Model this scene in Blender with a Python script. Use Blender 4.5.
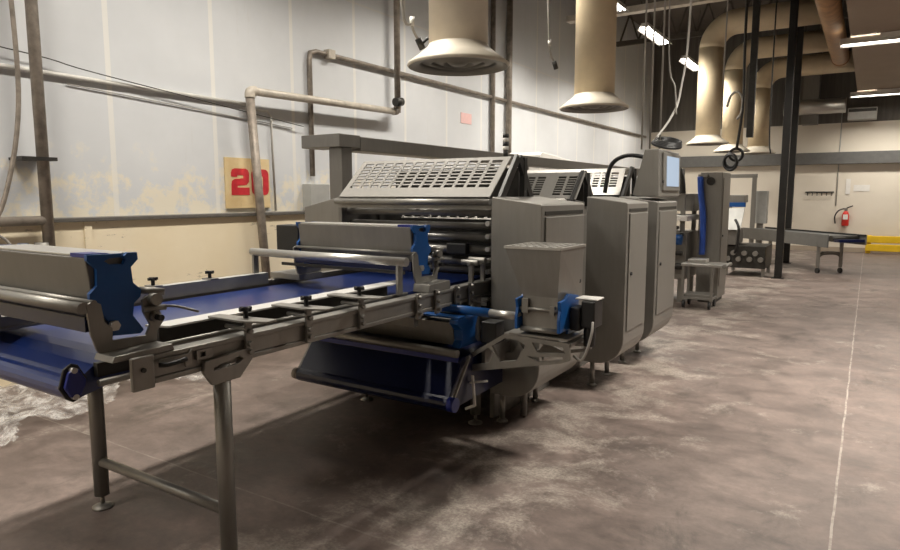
import bpy, bmesh, math, random
from mathutils import Vector, Matrix
random.seed(7)
for o in list(bpy.data.objects): bpy.data.objects.remove(o)
SC = bpy.context.scene
COL = SC.collection
PI = math.pi

# ------------------------------------------------------------------ camera, world, exposure
cd = bpy.data.cameras.new('camera'); cam = bpy.data.objects.new('camera', cd); COL.objects.link(cam)
cd.sensor_width = 36; cd.lens = 26.12; cd.clip_start = .02
cam.location = (0, 0, 1.6); cam.rotation_euler = (math.radians(90 - 6.985), 0, math.radians(32.555))
SC.camera = cam
w = bpy.data.worlds.new('world'); SC.world = w; w.use_nodes = True
w.node_tree.nodes['Background'].inputs[0].default_value = (1, .95, .88, 1)
w.node_tree.nodes['Background'].inputs[1].default_value = .25
SC.view_settings.view_transform = 'Standard'; SC.view_settings.look = 'None'
SC.view_settings.gamma = 1; SC.view_settings.exposure = 0.05
LAMP_COL = (1.0, .938, .84)
LAMP_W = 130

# ------------------------------------------------------------------ materials
def nodes(name):
    m = bpy.data.materials.new(name); m.use_nodes = True
    nt = m.node_tree; b = nt.nodes['Principled BSDF']
    return m, nt, b
def N(nt, t, **k):
    n = nt.nodes.new(t)
    for a, v in k.items(): setattr(n, a, v)
    return n
def L(nt, a, b): nt.links.new(a, b)
def noise(nt, scale, detail=4, rough=.55, vec=None, stretch=None, dist=0.):
    n = N(nt, 'ShaderNodeTexNoise'); n.inputs['Scale'].default_value = scale
    n.inputs['Detail'].default_value = detail; n.inputs['Roughness'].default_value = rough; n.inputs['Distortion'].default_value = dist
    if vec is None: vec = N(nt, 'ShaderNodeNewGeometry').outputs['Position']
    if stretch:
        mp = N(nt, 'ShaderNodeMapping'); mp.inputs['Scale'].default_value = stretch
        L(nt, vec, mp.inputs[0]); vec = mp.outputs[0]
    L(nt, vec, n.inputs['Vector']); return n.outputs['Fac']
def ramp(nt, fac, stops):
    r = N(nt, 'ShaderNodeValToRGB')
    while len(r.color_ramp.elements) < len(stops): r.color_ramp.elements.new(.5)
    for e, (p, c) in zip(r.color_ramp.elements, stops):
        e.position = p; e.color = (*c, 1) if not isinstance(c, (int, float)) else (c, c, c, 1)
    L(nt, fac, r.inputs[0]); return r.outputs[0]
def mixc(nt, f, a, b, mode='MIX'):
    m = N(nt, 'ShaderNodeMixRGB', blend_type=mode)
    for s, v in zip(m.inputs, (f, a, b)):
        if hasattr(v, 'links') or hasattr(v, 'is_linked'): L(nt, v, s)
        elif isinstance(v, (int, float)): s.default_value = v if s.type == 'VALUE' else (v, v, v, 1)
        else: s.default_value = (*v, 1)
    return m.outputs[0]
def mth(nt, op, a, b=0., clamp=False):
    m = N(nt, 'ShaderNodeMath', operation=op); m.use_clamp = clamp
    for s, v in zip(m.inputs, (a, b)):
        if hasattr(v, 'is_linked'): L(nt, v, s)
        else: s.default_value = v
    return m.outputs[0]
def bump(nt, b, fac, strength=.2, dist=.01):
    n = N(nt, 'ShaderNodeBump'); n.inputs['Strength'].default_value = strength; n.inputs['Distance'].default_value = dist
    L(nt, fac, n.inputs['Height']); L(nt, n.outputs[0], b.inputs['Normal'])
def mat(name, c, rough=.5, metal=0., var=.12, scale=9, bmp=0., stretch=None, spec=.5):
    m, nt, b = nodes(name)
    f = noise(nt, scale, 5, .6, stretch=stretch)
    lo = tuple(x * (1 - var) for x in c); hi = tuple(min(1, x * (1 + var)) for x in c)
    L(nt, ramp(nt, f, [(.3, lo), (.7, hi)]), b.inputs['Base Color'])
    b.inputs['Metallic'].default_value = metal; b.inputs['Specular IOR Level'].default_value = spec
    L(nt, ramp(nt, f, [(.3, max(0, rough - .03)), (.7, min(1, rough + .03))]), b.inputs['Roughness'])
    if bmp: bump(nt, b, f, bmp)
    return m
def emit(name, c, s):
    m, nt, b = nodes(name); b.inputs['Base Color'].default_value = (*c, 1)
    b.inputs['Emission Color'].default_value = (*c, 1); b.inputs['Emission Strength'].default_value = s
    return m

M = {}
M['steel'] = mat('brushed_stainless', (.29, .278, .255), .46, .7, .06, 30, 0, (1, 1, .15))
M['steel_dull'] = mat('dull_stainless', (.20, .19, .174), .5, .6, .08, 22, 0, (1, 1, .2))
M['steel_guard'] = mat('matt_stainless_sheet', (.27, .258, .237), .6, .2, .05, 30)
M['steel_light'] = mat('bright_stainless', (.55, .535, .505), .36, .75, .04, 60)
M['roll'] = mat('polished_roll', (.21, .205, .195), .33, .8, .05, 40)
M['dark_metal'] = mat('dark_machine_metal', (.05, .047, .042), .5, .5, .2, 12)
M['black'] = mat('black_plastic', (.012, .012, .012), .45, 0, .2, 20)
M['black_paint'] = mat('black_painted_steel', (.02, .019, .018), .4, .2, .25, 6)
M['belt'] = mat('blue_belt', (.006, .022, .125), .27, 0, .05, 3, 0, None, .8)
M['belt_dark'] = mat('dark_blue_belt', (.003, .007, .040), .42, 0, .08, 3)
M['blue'] = mat('blue_plastic', (.006, .075, .27), .38, 0, .1, 8)
for k in ('belt', 'belt_dark'):
    b = M[k].node_tree.nodes['Principled BSDF']; M[k].node_tree.links.remove(b.inputs['Roughness'].links[0]); b.inputs['Roughness'].default_value = .3
M['navy'] = mat('navy_plastic', (.012, .022, .2), .35, 0, .1, 8)
M['white_flange'] = mat('white_plastic_guide', (.72, .71, .68), .4, 0, .06, 14)
M['white'] = mat('white_paint', (.78, .76, .72), .5, 0, .05, 9)
M['duct'] = mat('cream_duct_paint', (.76, .68, .56), .45, .0, .07, 4)
M['duct_yellow'] = mat('yellow_cream_duct_paint', (.76, .63, .43), .45, .0, .07, 4)
M['duct_brown'] = mat('brown_wrapped_duct', (.36, .20, .09), .4, .0, .3, 7, .3)
M['disc'] = mat('cream_diffuser', (.70, .64, .53), .5, 0, .06, 6)
M['disc_dark'] = mat('grey_diffuser_rings', (.20, .19, .17), .5, .2, .1, 8)
M['pipe'] = mat('aged_pipe', (.25, .215, .18), .5, .4, .35, 9)
M['pipe_light'] = mat('pale_pipe', (.52, .47, .40), .5, .15, .2, 8)
M['cable_grey'] = mat('grey_cable', (.38, .36, .33), .5, 0, .1, 8)
M['cable_white'] = mat('white_cable', (.66, .64, .6), .5, 0, .1, 8)
M['yellow'] = mat('yellow_paint', (.85, .55, .02), .4, 0, .08, 5)
M['red'] = mat('red_paint', (.62, .03, .02), .4, 0, .1, 8)
M['red_letters'] = mat('red_letter_paint', (.60, .035, .045), .5, 0, .15, 14)
M['paper_pink'] = mat('faded_paper', (.80, .52, .50), .7, 0, .05, 20)
M['paper'] = mat('paper', (.80, .78, .74), .7, 0, .04, 20)
M['grey_box'] = mat('grey_box_paint', (.42, .42, .40), .5, .1, .08, 9)
M['hose'] = mat('blue_hose', (.03, .09, .42), .4, 0, .1, 10)
M['screen'] = emit('lit_screen', (.62, .76, .95), .6); M['screen'].node_tree.nodes['Principled BSDF'].inputs['Base Color'].default_value = (.05, .06, .07, 1)
M['tube'] = emit('lit_tube', (1, .95, .86), 9)
M['joist'] = mat('dark_joist_steel', (.10, .088, .072), .6, .2, .2, 5)
M['conv_grey'] = mat('grey_conveyor_side', (.15, .15, .145), .5, .3, .1, 9)

def upper_wall():
    m, nt, b = nodes('panel_wall')
    pos = N(nt, 'ShaderNodeNewGeometry').outputs['Position']
    s = N(nt, 'ShaderNodeSeparateXYZ'); L(nt, pos, s.inputs[0]); Y, Z = s.outputs[1], s.outputs[2]
    base = ramp(nt, noise(nt, .9, 5, .6), [(.3, (.62, .635, .655)), (.7, (.70, .715, .735))])
    # peeling cream patches close above the ledge
    n1 = noise(nt, 3.6, 10, .72); h = mth(nt, 'MULTIPLY', mth(nt, 'SUBTRACT', 2.12, Z), .30)
    pk = ramp(nt, mth(nt, 'ADD', n1, h), [(.60, 0), (.70, 1)])
    lim = ramp(nt, mth(nt, 'MULTIPLY', Z, .25), [(.44, 1), (.56, 0)])
    patch = mth(nt, 'MULTIPLY', mth(nt, 'MULTIPLY', pk, lim), .85)
    col = mixc(nt, patch, base, (.84, .77, .62))
    # vertical panel joints
    fr = mth(nt, 'FRACT', mth(nt, 'DIVIDE', mth(nt, 'SUBTRACT', Y, 3.57), 1.17))
    seam = mth(nt, 'LESS_THAN', fr, .045)
    col = mixc(nt, mth(nt, 'MULTIPLY', seam, .7), col, (.82, .80, .75))
    hz = mth(nt, 'LESS_THAN', mth(nt, 'ABSOLUTE', mth(nt, 'SUBTRACT', Z, 4.2)), .012)
    col = mixc(nt, mth(nt, 'MULTIPLY', hz, .5), col, (.75, .72, .66))
    # rust streaks
    st = ramp(nt, noise(nt, 1.0, 6, .7, stretch=(1, 3.2, .35)), [(.62, 0), (.8, .35)])
    col = mixc(nt, st, col, (.46, .40, .32))
    L(nt, col, b.inputs['Base Color']); b.inputs['Roughness'].default_value = .45
    bump(nt, b, seam, .3, .006)
    return m
def lower_wall(name='cream_block_wall', c1=(.80, .68, .47), c2=(.88, .77, .57)):
    m, nt, b = nodes(name)
    col = ramp(nt, noise(nt, 1.1, 6, .6), [(.3, c1), (.7, c2)])
    sc = mth(nt, 'MULTIPLY', ramp(nt, noise(nt, 11, 9, .75, stretch=(1, .5, 1.6)), [(.58, 0), (.64, .9)]), ramp(nt, noise(nt, 1.3, 3), [(.5, 0), (.58, 1)]))
    col = mixc(nt, sc, col, (.30, .23, .15))
    wash = ramp(nt, noise(nt, .6, 4, .5), [(.5, 0), (.7, .5)])
    col = mixc(nt, wash, col, (.80, .74, .62))
    L(nt, col, b.inputs['Base Color']); b.inputs['Roughness'].default_value = .6
    return m
def back_wall():
    m, nt, b = nodes('cream_back_wall')
    s = N(nt, 'ShaderNodeSeparateXYZ'); L(nt, N(nt, 'ShaderNodeNewGeometry').outputs['Position'], s.inputs[0])
    col = ramp(nt, noise(nt, .7, 5, .55), [(.3, (.72, .66, .56)), (.7, (.80, .74, .64))])
    up = ramp(nt, noise(nt, 1.5, 5, .6, stretch=(6, 1, .3)), [(.3, (.09, .083, .073)), (.7, (.17, .155, .135))])  # dark ribbed upper wall, its shadow painted into the colour
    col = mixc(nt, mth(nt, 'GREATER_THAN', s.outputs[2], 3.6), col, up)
    kick = mth(nt, 'LESS_THAN', s.outputs[2], .13)
    col = mixc(nt, mth(nt, 'MULTIPLY', kick, .7), col, (.25, .18, .12))
    L(nt, col, b.inputs['Base Color']); b.inputs['Roughness'].default_value = .6
    return m
def floor_mat():
    m, nt, b = nodes('stained_concrete')
    pos = N(nt, 'ShaderNodeNewGeometry').outputs['Position']
    s = N(nt, 'ShaderNodeSeparateXYZ'); L(nt, pos, s.inputs[0]); X, Y = s.outputs[0], s.outputs[1]
    big = noise(nt, .55, 8, .66, dist=.8); med = noise(nt, 2.4, 12, .74, stretch=(1, 1.5, 1), dist=.35); fine = noise(nt, 20, 8, .75)
    col = ramp(nt, big, [(.28, (.088, .065, .055)), (.5, (.136, .103, .089)), (.72, (.182, .142, .124))])
    col = mixc(nt, .8, col, ramp(nt, med, [(.3, .2), (.7, .8)]), 'OVERLAY')
    col = mixc(nt, .45, col, ramp(nt, fine, [(.3, .35), (.7, .65)]), 'OVERLAY')
    # flour spilt and trodden in along the machine
    dx = mth(nt, 'ABSOLUTE', mth(nt, 'SUBTRACT', X, -1.75)); near = ramp(nt, dx, [(.15, .13), (1, 0)])
    pw = ramp(nt, mth(nt, 'ADD', noise(nt, 1.9, 12, .76, dist=.3), near), [(.575, 0), (.70, .75)])
    pw = mth(nt, 'MULTIPLY', pw, ramp(nt, noise(nt, 60, 3, .6), [(.35, .35), (.6, 1)]))
    col = mixc(nt, pw, col, (.40, .355, .305))
    # dark damp stains
    st = ramp(nt, noise(nt, 1.5, 10, .74, stretch=(1.6, .8, 1), dist=.3), [(.54, 0), (.66, .65)])
    col = mixc(nt, st, col, (.050, .039, .032))
    # sawn joints
    wob = mth(nt, 'MULTIPLY', mth(nt, 'SUBTRACT', noise(nt, 3, 5), .5), .02)
    j = mth(nt, 'LESS_THAN', mth(nt, 'ABSOLUTE', mth(nt, 'ADD', mth(nt, 'ADD', X, .05), wob)), .006)
    j2 = mth(nt, 'LESS_THAN', mth(nt, 'ABSOLUTE', mth(nt, 'ADD', mth(nt, 'SUBTRACT', Y, 2.26), wob)), .006)
    brk = ramp(nt, noise(nt, 9, 6, .7), [(.36, .12), (.56, .7)])
    jj = mth(nt, 'MULTIPLY', mth(nt, 'MAXIMUM', j, mth(nt, 'MULTIPLY', j2, .55)), brk)
    col = mixc(nt, jj, col, (.36, .32, .28))
    L(nt, col, b.inputs['Base Color'])
    L(nt, ramp(nt, med, [(.3, .42), (.7, .68)]), b.inputs['Roughness'])
    bump(nt, b, med, .12, .006)
    return m
def plastic_film():
    m, nt, b = nodes('clear_plastic_film')
    b.inputs['Base Color'].default_value = (.82, .80, .77, 1); b.inputs['Roughness'].default_value = .18
    b.inputs['Alpha'].default_value = .5; b.inputs['Specular IOR Level'].default_value = .8
    n = noise(nt, 9, 7, .7); bump(nt, b, noise(nt, 18, 5, .6), .8, .03)
    L(nt, ramp(nt, n, [(.42, .06), (.62, .6)]), b.inputs['Alpha'])  # uneven opacity paints pale wrinkle highlights on the film
    return m
def sign_mat():
    m, nt, b = nodes('weathered_sign_board')
    col = ramp(nt, noise(nt, 3, 6, .6), [(.3, (.70, .50, .24)), (.7, (.80, .66, .40))])
    st = ramp(nt, noise(nt, 5, 7, .7, stretch=(1, 2.4, .6)), [(.6, 0), (.72, .7)])
    L(nt, mixc(nt, st, col, (.30, .17, .07)), b.inputs['Base Color']); b.inputs['Roughness'].default_value = .6
    return m
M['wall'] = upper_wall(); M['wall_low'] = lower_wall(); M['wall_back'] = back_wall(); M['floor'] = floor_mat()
M['film'] = plastic_film(); M['sign'] = sign_mat()
M['wall_plain'] = mat('plain_cream_wall', (.60, .54, .45), .6, 0, .08, 1)
M['ceil'] = mat('dark_roof_deck', (.12, .10, .085), .8, 0, .15, 2)
M['ceil_brown'] = mat('brown_ceiling_panels', (.30, .235, .18), .7, 0, .08, 1.5)

# ------------------------------------------------------------------ mesh builder
BASE = {}
class MB:
    def __init__(s): s.v = []; s.f = []; s.sm = []
    def add(s, vs, fs, smooth=False):
        n = len(s.v); s.v += [Vector(p) for p in vs]; s.f += [tuple(i + n for i in f) for f in fs]; s.sm += [smooth] * len(fs); return s
    def box(s, x0, x1, y0, y1, z0, z1):
        vs = [(x, y, z) for x in (x0, x1) for y in (y0, y1) for z in (z0, z1)]
        return s.add(vs, [(0, 1, 3, 2), (4, 6, 7, 5), (0, 4, 5, 1), (2, 3, 7, 6), (0, 2, 6, 4), (1, 5, 7, 3)])
    def bar(s, a, b, w, h, upv=(0, 0, 1)):
        a, b = Vector(a), Vector(b); d = (b - a).normalized(); u = Vector(upv)
        if abs(d.dot(u)) > .95: u = Vector((1, 0, 0))
        r = d.cross(u).normalized(); u = r.cross(d)
        q = [r * (i * w / 2) + u * (j * h / 2) for i, j in ((-1, -1), (1, -1), (1, 1), (-1, 1))]
        vs = [a + p for p in q] + [b + p for p in q]
        return s.add(vs, [(3, 2, 1, 0), (4, 5, 6, 7)] + [(i, (i + 1) % 4, 4 + (i + 1) % 4, 4 + i) for i in range(4)])
    def prism(s, pts, axis, lo, hi):
        """outline in the two other axes (in x,y,z order), extruded along axis"""
        def mk(p, t):
            q = list(p); q.insert(axis, t); return q
        n = len(pts)
        vs = [mk(p, lo) for p in pts] + [mk(p, hi) for p in pts]
        return s.add(vs, [tuple(range(n))[::-1], tuple(range(n, 2 * n))] + [(i, (i + 1) % n, n + (i + 1) % n, n + i) for i in range(n)])
    def cyl(s, a, b, r, r2=None, n=20, caps=True):
        a, b = Vector(a), Vector(b); r2 = r if r2 is None else r2
        d = (b - a).normalized(); u = Vector((0, 0, 1)) if abs(d.z) < .9 else Vector((1, 0, 0))
        p = d.cross(u).normalized(); q = p.cross(d)
        ring = [p * math.cos(2 * PI * i / n) + q * math.sin(2 * PI * i / n) for i in range(n)]
        s.add([a + v * r for v in ring] + [b + v * r2 for v in ring], [(i, (i + 1) % n, n + (i + 1) % n, n + i) for i in range(n)], True)
        if caps:
            s.add([a + v * r for v in ring], [tuple(range(n))[::-1]]); s.add([b + v * r2 for v in ring], [tuple(range(n))])
        return s
    def lathe(s, prof, c, n=36):
        c = Vector(c); m = len(prof)
        vs = [c + Vector((r * math.cos(2 * PI * i / n), r * math.sin(2 * PI * i / n), z)) for i in range(n) for r, z in prof]
        fs = [(i * m + k, ((i + 1) % n) * m + k, ((i + 1) % n) * m + k + 1, i * m + k + 1) for i in range(n) for k in range(m - 1)]
        return s.add(vs, fs, True)
    def tube(s, pts, r, n=10, smooth_path=True, sub=6):
        P = [Vector(p) for p in pts]
        if smooth_path and len(P) > 2:
            Q = []
            for i in range(len(P) - 1):
                p0, p1, p2, p3 = P[max(i - 1, 0)], P[i], P[i + 1], P[min(i + 2, len(P) - 1)]
                for k in range(sub):
                    t = k / sub
                    Q.append(.5 * ((2 * p1) + (p2 - p0) * t + (2 * p0 - 5 * p1 + 4 * p2 - p3) * t * t + (3 * p1 - p0 - 3 * p2 + p3) * t ** 3))
            Q.append(P[-1]); P = Q
        m = len(P); vs = []; prev = None
        for i in range(m):
            d = (P[min(i + 1, m - 1)] - P[max(i - 1, 0)]).normalized()
            if prev is None:
                u = Vector((0, 0, 1)) if abs(d.z) < .9 else Vector((1, 0, 0)); prev = d.cross(u).normalized()
            prev = (prev - d * prev.dot(d)).normalized(); q = d.cross(prev)
            vs += [P[i] + (prev * math.cos(2 * PI * k / n) + q * math.sin(2 * PI * k / n)) * r for k in range(n)]
        fs = [(i * n + k, i * n + (k + 1) % n, (i + 1) * n + (k + 1) % n, (i + 1) * n + k) for i in range(m - 1) for k in range(n)]
        s.add(vs, fs, True)
        s.add(vs[:n], [tuple(range(n))[::-1]]); s.add(vs[-n:], [tuple(range(n))]); return s
    def torus(s, c, axis, R, r, n=36, k=8):
        c = Vector(c); d = Vector(axis).normalized(); u = Vector((0, 0, 1)) if abs(d.z) < .9 else Vector((1, 0, 0))
        p = d.cross(u).normalized(); q = p.cross(d); vs = []
        for i in range(n):
            a = 2 * PI * i / n; e = p * math.cos(a) + q * math.sin(a)
            vs += [c + e * (R + r * math.cos(2 * PI * j / k)) + d * (r * math.sin(2 * PI * j / k)) for j in range(k)]
        return s.add(vs, [(i * k + j, ((i + 1) % n) * k + j, ((i + 1) % n) * k + (j + 1) % k, i * k + (j + 1) % k) for i in range(n) for j in range(k)], True)
    def plate(s, outline, holes, axis, lo, hi):
        """flat plate with openings: outline/holes in the two other axes"""
        cu = bpy.data.curves.new('t', 'CURVE'); cu.dimensions = '2D'; cu.fill_mode = 'BOTH'; cu.extrude = (hi - lo) / 2
        for pts in [outline] + list(holes):
            sp = cu.splines.new('POLY'); sp.points.add(len(pts) - 1); sp.use_cyclic_u = True
            for q, p in zip(sp.points, pts): q.co = (p[0], p[1], 0, 1)
        ob = bpy.data.objects.new('t', cu); COL.objects.link(ob)
        me = bpy.data.meshes.new_from_object(ob.evaluated_get(bpy.context.evaluated_depsgraph_get()))
        mid = (lo + hi) / 2; vs = []
        for v in me.vertices:
            q = [v.co.x, v.co.y]; q.insert(axis, mid + v.co.z); vs.append(q)
        s.add(vs, [tuple(p.vertices) for p in me.polygons])
        bpy.data.objects.remove(ob); bpy.data.meshes.remove(me); bpy.data.curves.remove(cu); return s
    def build(s, name, m, parent=None, bevel=0., origin=None):
        if parent is not None: o0 = BASE[parent.name]
        elif origin is not None: o0 = Vector(origin)
        else:
            xs = [[v[i] for v in s.v] for i in range(3)]
            o0 = Vector(((min(xs[0]) + max(xs[0])) / 2, (min(xs[1]) + max(xs[1])) / 2, min(xs[2])))
        me = bpy.data.meshes.new(name); me.from_pydata([v - o0 for v in s.v], [], s.f)
        for p, k in zip(me.polygons, s.sm): p.use_smooth = k
        bm = bmesh.new(); bm.from_mesh(me); bmesh.ops.remove_doubles(bm, verts=bm.verts, dist=1e-5)
        bmesh.ops.recalc_face_normals(bm, faces=bm.faces); bm.to_mesh(me); bm.free()
        me.materials.append(M[m] if isinstance(m, str) else m)
        o = bpy.data.objects.new(name, me); COL.objects.link(o); BASE[o.name] = o0
        if parent is not None: o.parent = parent
        else: o.location = o0
        if bevel:
            b = o.modifiers.new('bevel', 'BEVEL'); b.width = bevel; b.segments = 2; b.limit_method = 'ANGLE'; b.angle_limit = .7
        return o
def tag(o, label, cat, group=None, kind=None):
    o['label'] = label; o['category'] = cat
    if group: o['group'] = group
    if kind: o['kind'] = kind
    return o
def thing(name, label, cat, loc, group=None):
    o = bpy.data.objects.new(name, None); COL.objects.link(o); o.location = loc; o.empty_display_size = .1
    BASE[o.name] = Vector(loc); return tag(o, label, cat, group)
def structure(o): o['kind'] = 'structure'; return o
def copy_thing(root, loc, label):
    r = root.copy(); COL.objects.link(r); r.location = loc; r['label'] = label
    for ch in list(root.children):
        c = ch.copy(); COL.objects.link(c); c.parent = r
        for g in list(ch.children):
            d = g.copy(); COL.objects.link(d); d.parent = c
    return r
def part_label(o, t): o['label'] = t; return o

# ------------------------------------------------------------------ setting
WX = -6.1; WY = 21.6; CZ = 6.6
structure(MB().box(-6.4, 8.2, -4.2, 21.9, -.2, 0).build('floor', 'floor'))
structure(MB().box(-6.4, WX, -4.2, 21.9, 0, CZ).build('wall_left', 'wall'))
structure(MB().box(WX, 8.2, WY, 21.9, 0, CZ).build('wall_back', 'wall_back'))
structure(MB().box(8, 8.2, -4.2, WY, 0, CZ).build('wall_right', 'wall_plain'))
structure(MB().box(WX, 8, -4.2, -4, 0, CZ).build('wall_front', 'wall_plain'))
cb = MB().box(-6.4, 8.2, -4.2, 21.9, CZ, CZ + .2)
structure(cb.build('ceiling', 'ceil'))
structure(MB().box(-.45, 8, -4, WY, 4.25, 4.45).build('ceiling_dropped', 'ceil_brown'))
structure(MB().box(WX, WX + .09, -4, WY, 0, 1.36).build('trim_1', 'wall_low'))
structure(MB().box(WX, WX + .13, -4, WY, 1.36, 1.40).build('trim_2', 'steel_dull', bevel=.006))
t3 = MB()
for y in (3.22, 6.3, 9.4, 12.5): t3.box(WX + .09, WX + .105, y, y + .07, 0, 1.36)
structure(t3.build('trim_3', 'wall_low'))
# roof joists
for i, y in enumerate((9.0, 12.0, 15.0, 18.0)):
    j = MB()
    j.box(WX, -.46, y - .05, y + .05, 5.62, 5.74); j.box(WX, -.46, y - .05, y + .05, 6.42, 6.52)
    for k in range(11): 
        x = -6 + k * .5; j.bar((x, y, 5.72), (x + .25, y, 6.44), .04, .04); j.bar((x + .25, y, 6.44), (x + .5, y, 5.72), .04, .04)
    nm = ('nearest', 'second', 'third', 'farthest')[i]
    tag(j.build('roof_joist', 'joist'), nm + ' dark open web joist under the roof above the machine line', 'joist', 'roof joists')

# ------------------------------------------------------------------ dough conveyor in the foreground
cv = thing('belt_conveyor', 'long stainless belt conveyor with a blue belt and black wing knobs, standing in the foreground', 'conveyor', (-2.8, 2.4, 0))
BX0, BX1, BZ = -3.48, -2.50, .972
prof = [(4.42, BZ), (1.46, BZ), (1.40, .966), (1.345, .945), (1.30, .915)]
for k in range(9):
    a = math.radians(60 + k * 25); prof.append((1.265 + .043 * math.cos(a), .866 + .043 * math.sin(a)))
prof += [(1.42, .86), (4.42, .86)]
MB().prism(prof, 0, BX0, BX1).build('belt', 'belt', cv)
ep = MB()
tri = [(1.20, .885), (1.222, .955), (1.25, .972), (1.275, .962), (1.306, .905), (1.30, .875), (1.275, .832), (1.25, .822), (1.225, .838)]
ep.prism([(1.255 + (y - 1.255) * .78, .895 + (z - .895) * .8) for y, z in tri], 0, BX1 + .016, BX1 + .036)
MB().prism(tri, 0, BX1 + .004, BX1 + .016).build('bearing_plate', 'dark_metal', cv, .003)
o = ep.build('end_plate', 'navy', cv, .008); part_label(o, 'dark blue roller end plate')
for z in (.948, .846): MB().cyl((BX1 + .014, 1.25, z), (BX1 + .04, 1.25, z), .011, n=12).build('bolt', 'steel_light', o)
MB().prism(tri, 0, BX0 - .034, BX0 - .004).build('end_plate', 'navy', cv, .006)
# inner frame under the belt
MB().box(BX1 + .002, BX1 + .03, 1.34, 4.4, .90, .955).build('inner_frame', 'black_paint', cv)
MB().cyl((BX1 + .05, 1.33, .882), (BX1 + .05, 4.3, .882), .014).build('tie_rod', 'steel', cv)
MB().box(BX0 - .03, BX0 - .002, 1.34, 4.4, .86, .965).build('inner_frame', 'steel', cv)
# outer rail carrying the clamps
rl = MB(); rl.box(-2.29, -2.22, 1.42, 4.3, .985, 1.005); rl.box(-2.262, -2.232, 1.42, 4.3, .915, .985); rl.box(-2.29, -2.225, 1.42, 4.3, .893, .915)
rl.build('side_rail', 'steel', cv, .004)
MB().box(-2.30, -2.292, 1.5, 4.25, .93, .95).build('rail_slot', 'dark_metal', cv)
MB().box(-3.62, -3.56, 1.35, 4.3, .90, 1.0).build('side_rail', 'steel', cv, .004)
for y in (3.2, 4.1): MB().box(-3.56, -2.29, y - .02, y + .02, .80, .855).build('cross_beam', 'steel_dull', cv)
bl = MB(); bl.box(-2.225, -2.205, 1.32, 1.41, .885, 1.012); bl.build('bracket_plate', 'steel', cv, .006)
MB().cyl((-2.206, 1.362, .962), (-2.196, 1.362, .962), .009, n=12).build('bolt', 'dark_metal', cv)
h = MB().tube([(-2.21, 1.43, .965), (-2.19, 1.45, .965), (-2.185, 1.48, .967), (-2.185, 1.53, .972)], .009, sub=3).build('latch_handle', 'black', cv)
MB().prism([(1.43, .985), (1.56, .985), (1.575, 1.0), (1.57, .93), (1.545, .93), (1.54, .97), (1.43, .965)], 0, -2.222, -2.212).build('latch_plate', 'steel', cv, .003)
MB().plate([(1.60, .945), (1.675, .945), (1.675, .985), (1.60, .985)], [[(1.615, .955), (1.64, .955), (1.64, .975), (1.615, .975)]], 0, -2.226, -2.216).build('adjuster_plate', 'steel', cv)
# near leg with its flared bracket
bk = MB().plate([(1.63, .935), (1.86, .95), (1.87, .90), (1.80, .83), (1.66, .83), (1.62, .89)], [[(1.67, .905), (1.80, .922), (1.82, .91), (1.79, .893), (1.67, .89)]], 0, -2.225, -2.205)
bk.build('leg_bracket', 'steel', cv, .003)
def leg(x, y, zt):
    l = MB().cyl((x, y, .07), (x, y, zt), .036, n=24).build('leg', 'steel', cv)
    f = MB(); f.cyl((x, y, .015), (x, y, .075), .011, n=12); f.lathe([(.0, 0), (.05, 0), (.05, .008), (.02, .022), (0, .022)], (x, y, 0), 20)
    f.build('foot', 'steel', l)
leg(-2.245, 1.735, .90); leg(-3.235, 1.735, .86); leg(-2.245, 3.85, .90); leg(-3.235, 3.85, .86)
MB().cyl((-3.235, 1.735, .25), (-2.245, 1.735, .25), .024).build('cross_bar', 'steel', cv)
MB().cyl((-3.235, 3.85, .25), (-2.245, 3.85, .25), .024).build('cross_bar', 'steel', cv)
# guides on the belt
g = MB(); g.prism([(-2.50, 1.565), (-2.39, 1.60), (-2.39, 3.10), (-2.44, 3.26), (-2.50, 3.26)], 2, 1.058, 1.066)
g = part_label(g.build('guide_rail', 'white_flange', cv), 'white top flange of the near dough guide')
MB().box(-2.448, -2.43, 1.58, 3.10, .985, 1.0575).build('guide_web', 'dark_metal', g)
MB().cyl((-2.36, 1.5, 1.0), (-2.36, 3.2, 1.0), .011).build('guide_rod', 'steel', cv)
fg = MB(); fg.box(-3.56, -3.535, 2.0, 3.16, .98, 1.05); fg.box(-3.60, -3.535, 2.0, 3.16, 1.05, 1.058)
part_label(fg.build('guide_rail', 'grey_box', cv), 'grey far dough guide')
def knob(x, y, z, par):
    k = MB(); k.cyl((x, y, z), (x, y, z + .03), .011, n=12)
    k.bar((x - .03, y, z + .038), (x + .03, y, z + .038), .014, .016); k.cyl((x, y, z + .028), (x, y, z + .046), .014, n=12)
    k.bar((x, y - .03, z + .038), (x, y + .03, z + .038), .014, .016)
    k.build('knob', 'black', par)
for y in (1.855, 2.215, 2.60):
    c = MB(); c.prism([(-2.40, y - .06), (-2.20, y - .06), (-2.08, y - .01), (-2.085, y + .05), (-2.40, y + .0)], 2, 1.067, 1.077); c.box(-2.222, -2.207, y - .017, y + .017, .90, 1.068)
    for z in (.93, .965, 1.02): c.cyl((-2.208, y, z), (-2.190, y, z), .012, n=12)
    c.cyl((-2.33, y - .022, 1.035), (-2.20, y - .022, 1.035), .009, n=10)
    o = c.build('guide_clamp', 'steel', cv, .002); knob(-2.225, y, 1.077, o)
for y in (2.30, 2.70):
    c = MB(); c.box(-3.61, -3.52, y - .03, y + .03, 1.058, 1.066); o = c.build('guide_clamp', 'steel', cv); knob(-3.57, y, 1.066, o)
for y in (3.12, 3.32, 3.55, 3.72):
    c = MB(); c.box(-2.222, -2.207, y - .02, y + .02, .87, 1.02)
    for z in (.90, .95, 1.0): c.cyl((-2.208, y, z), (-2.185, y, z), .012, n=12)
    c.build('rail_clamp', 'steel', cv, .002)
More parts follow.
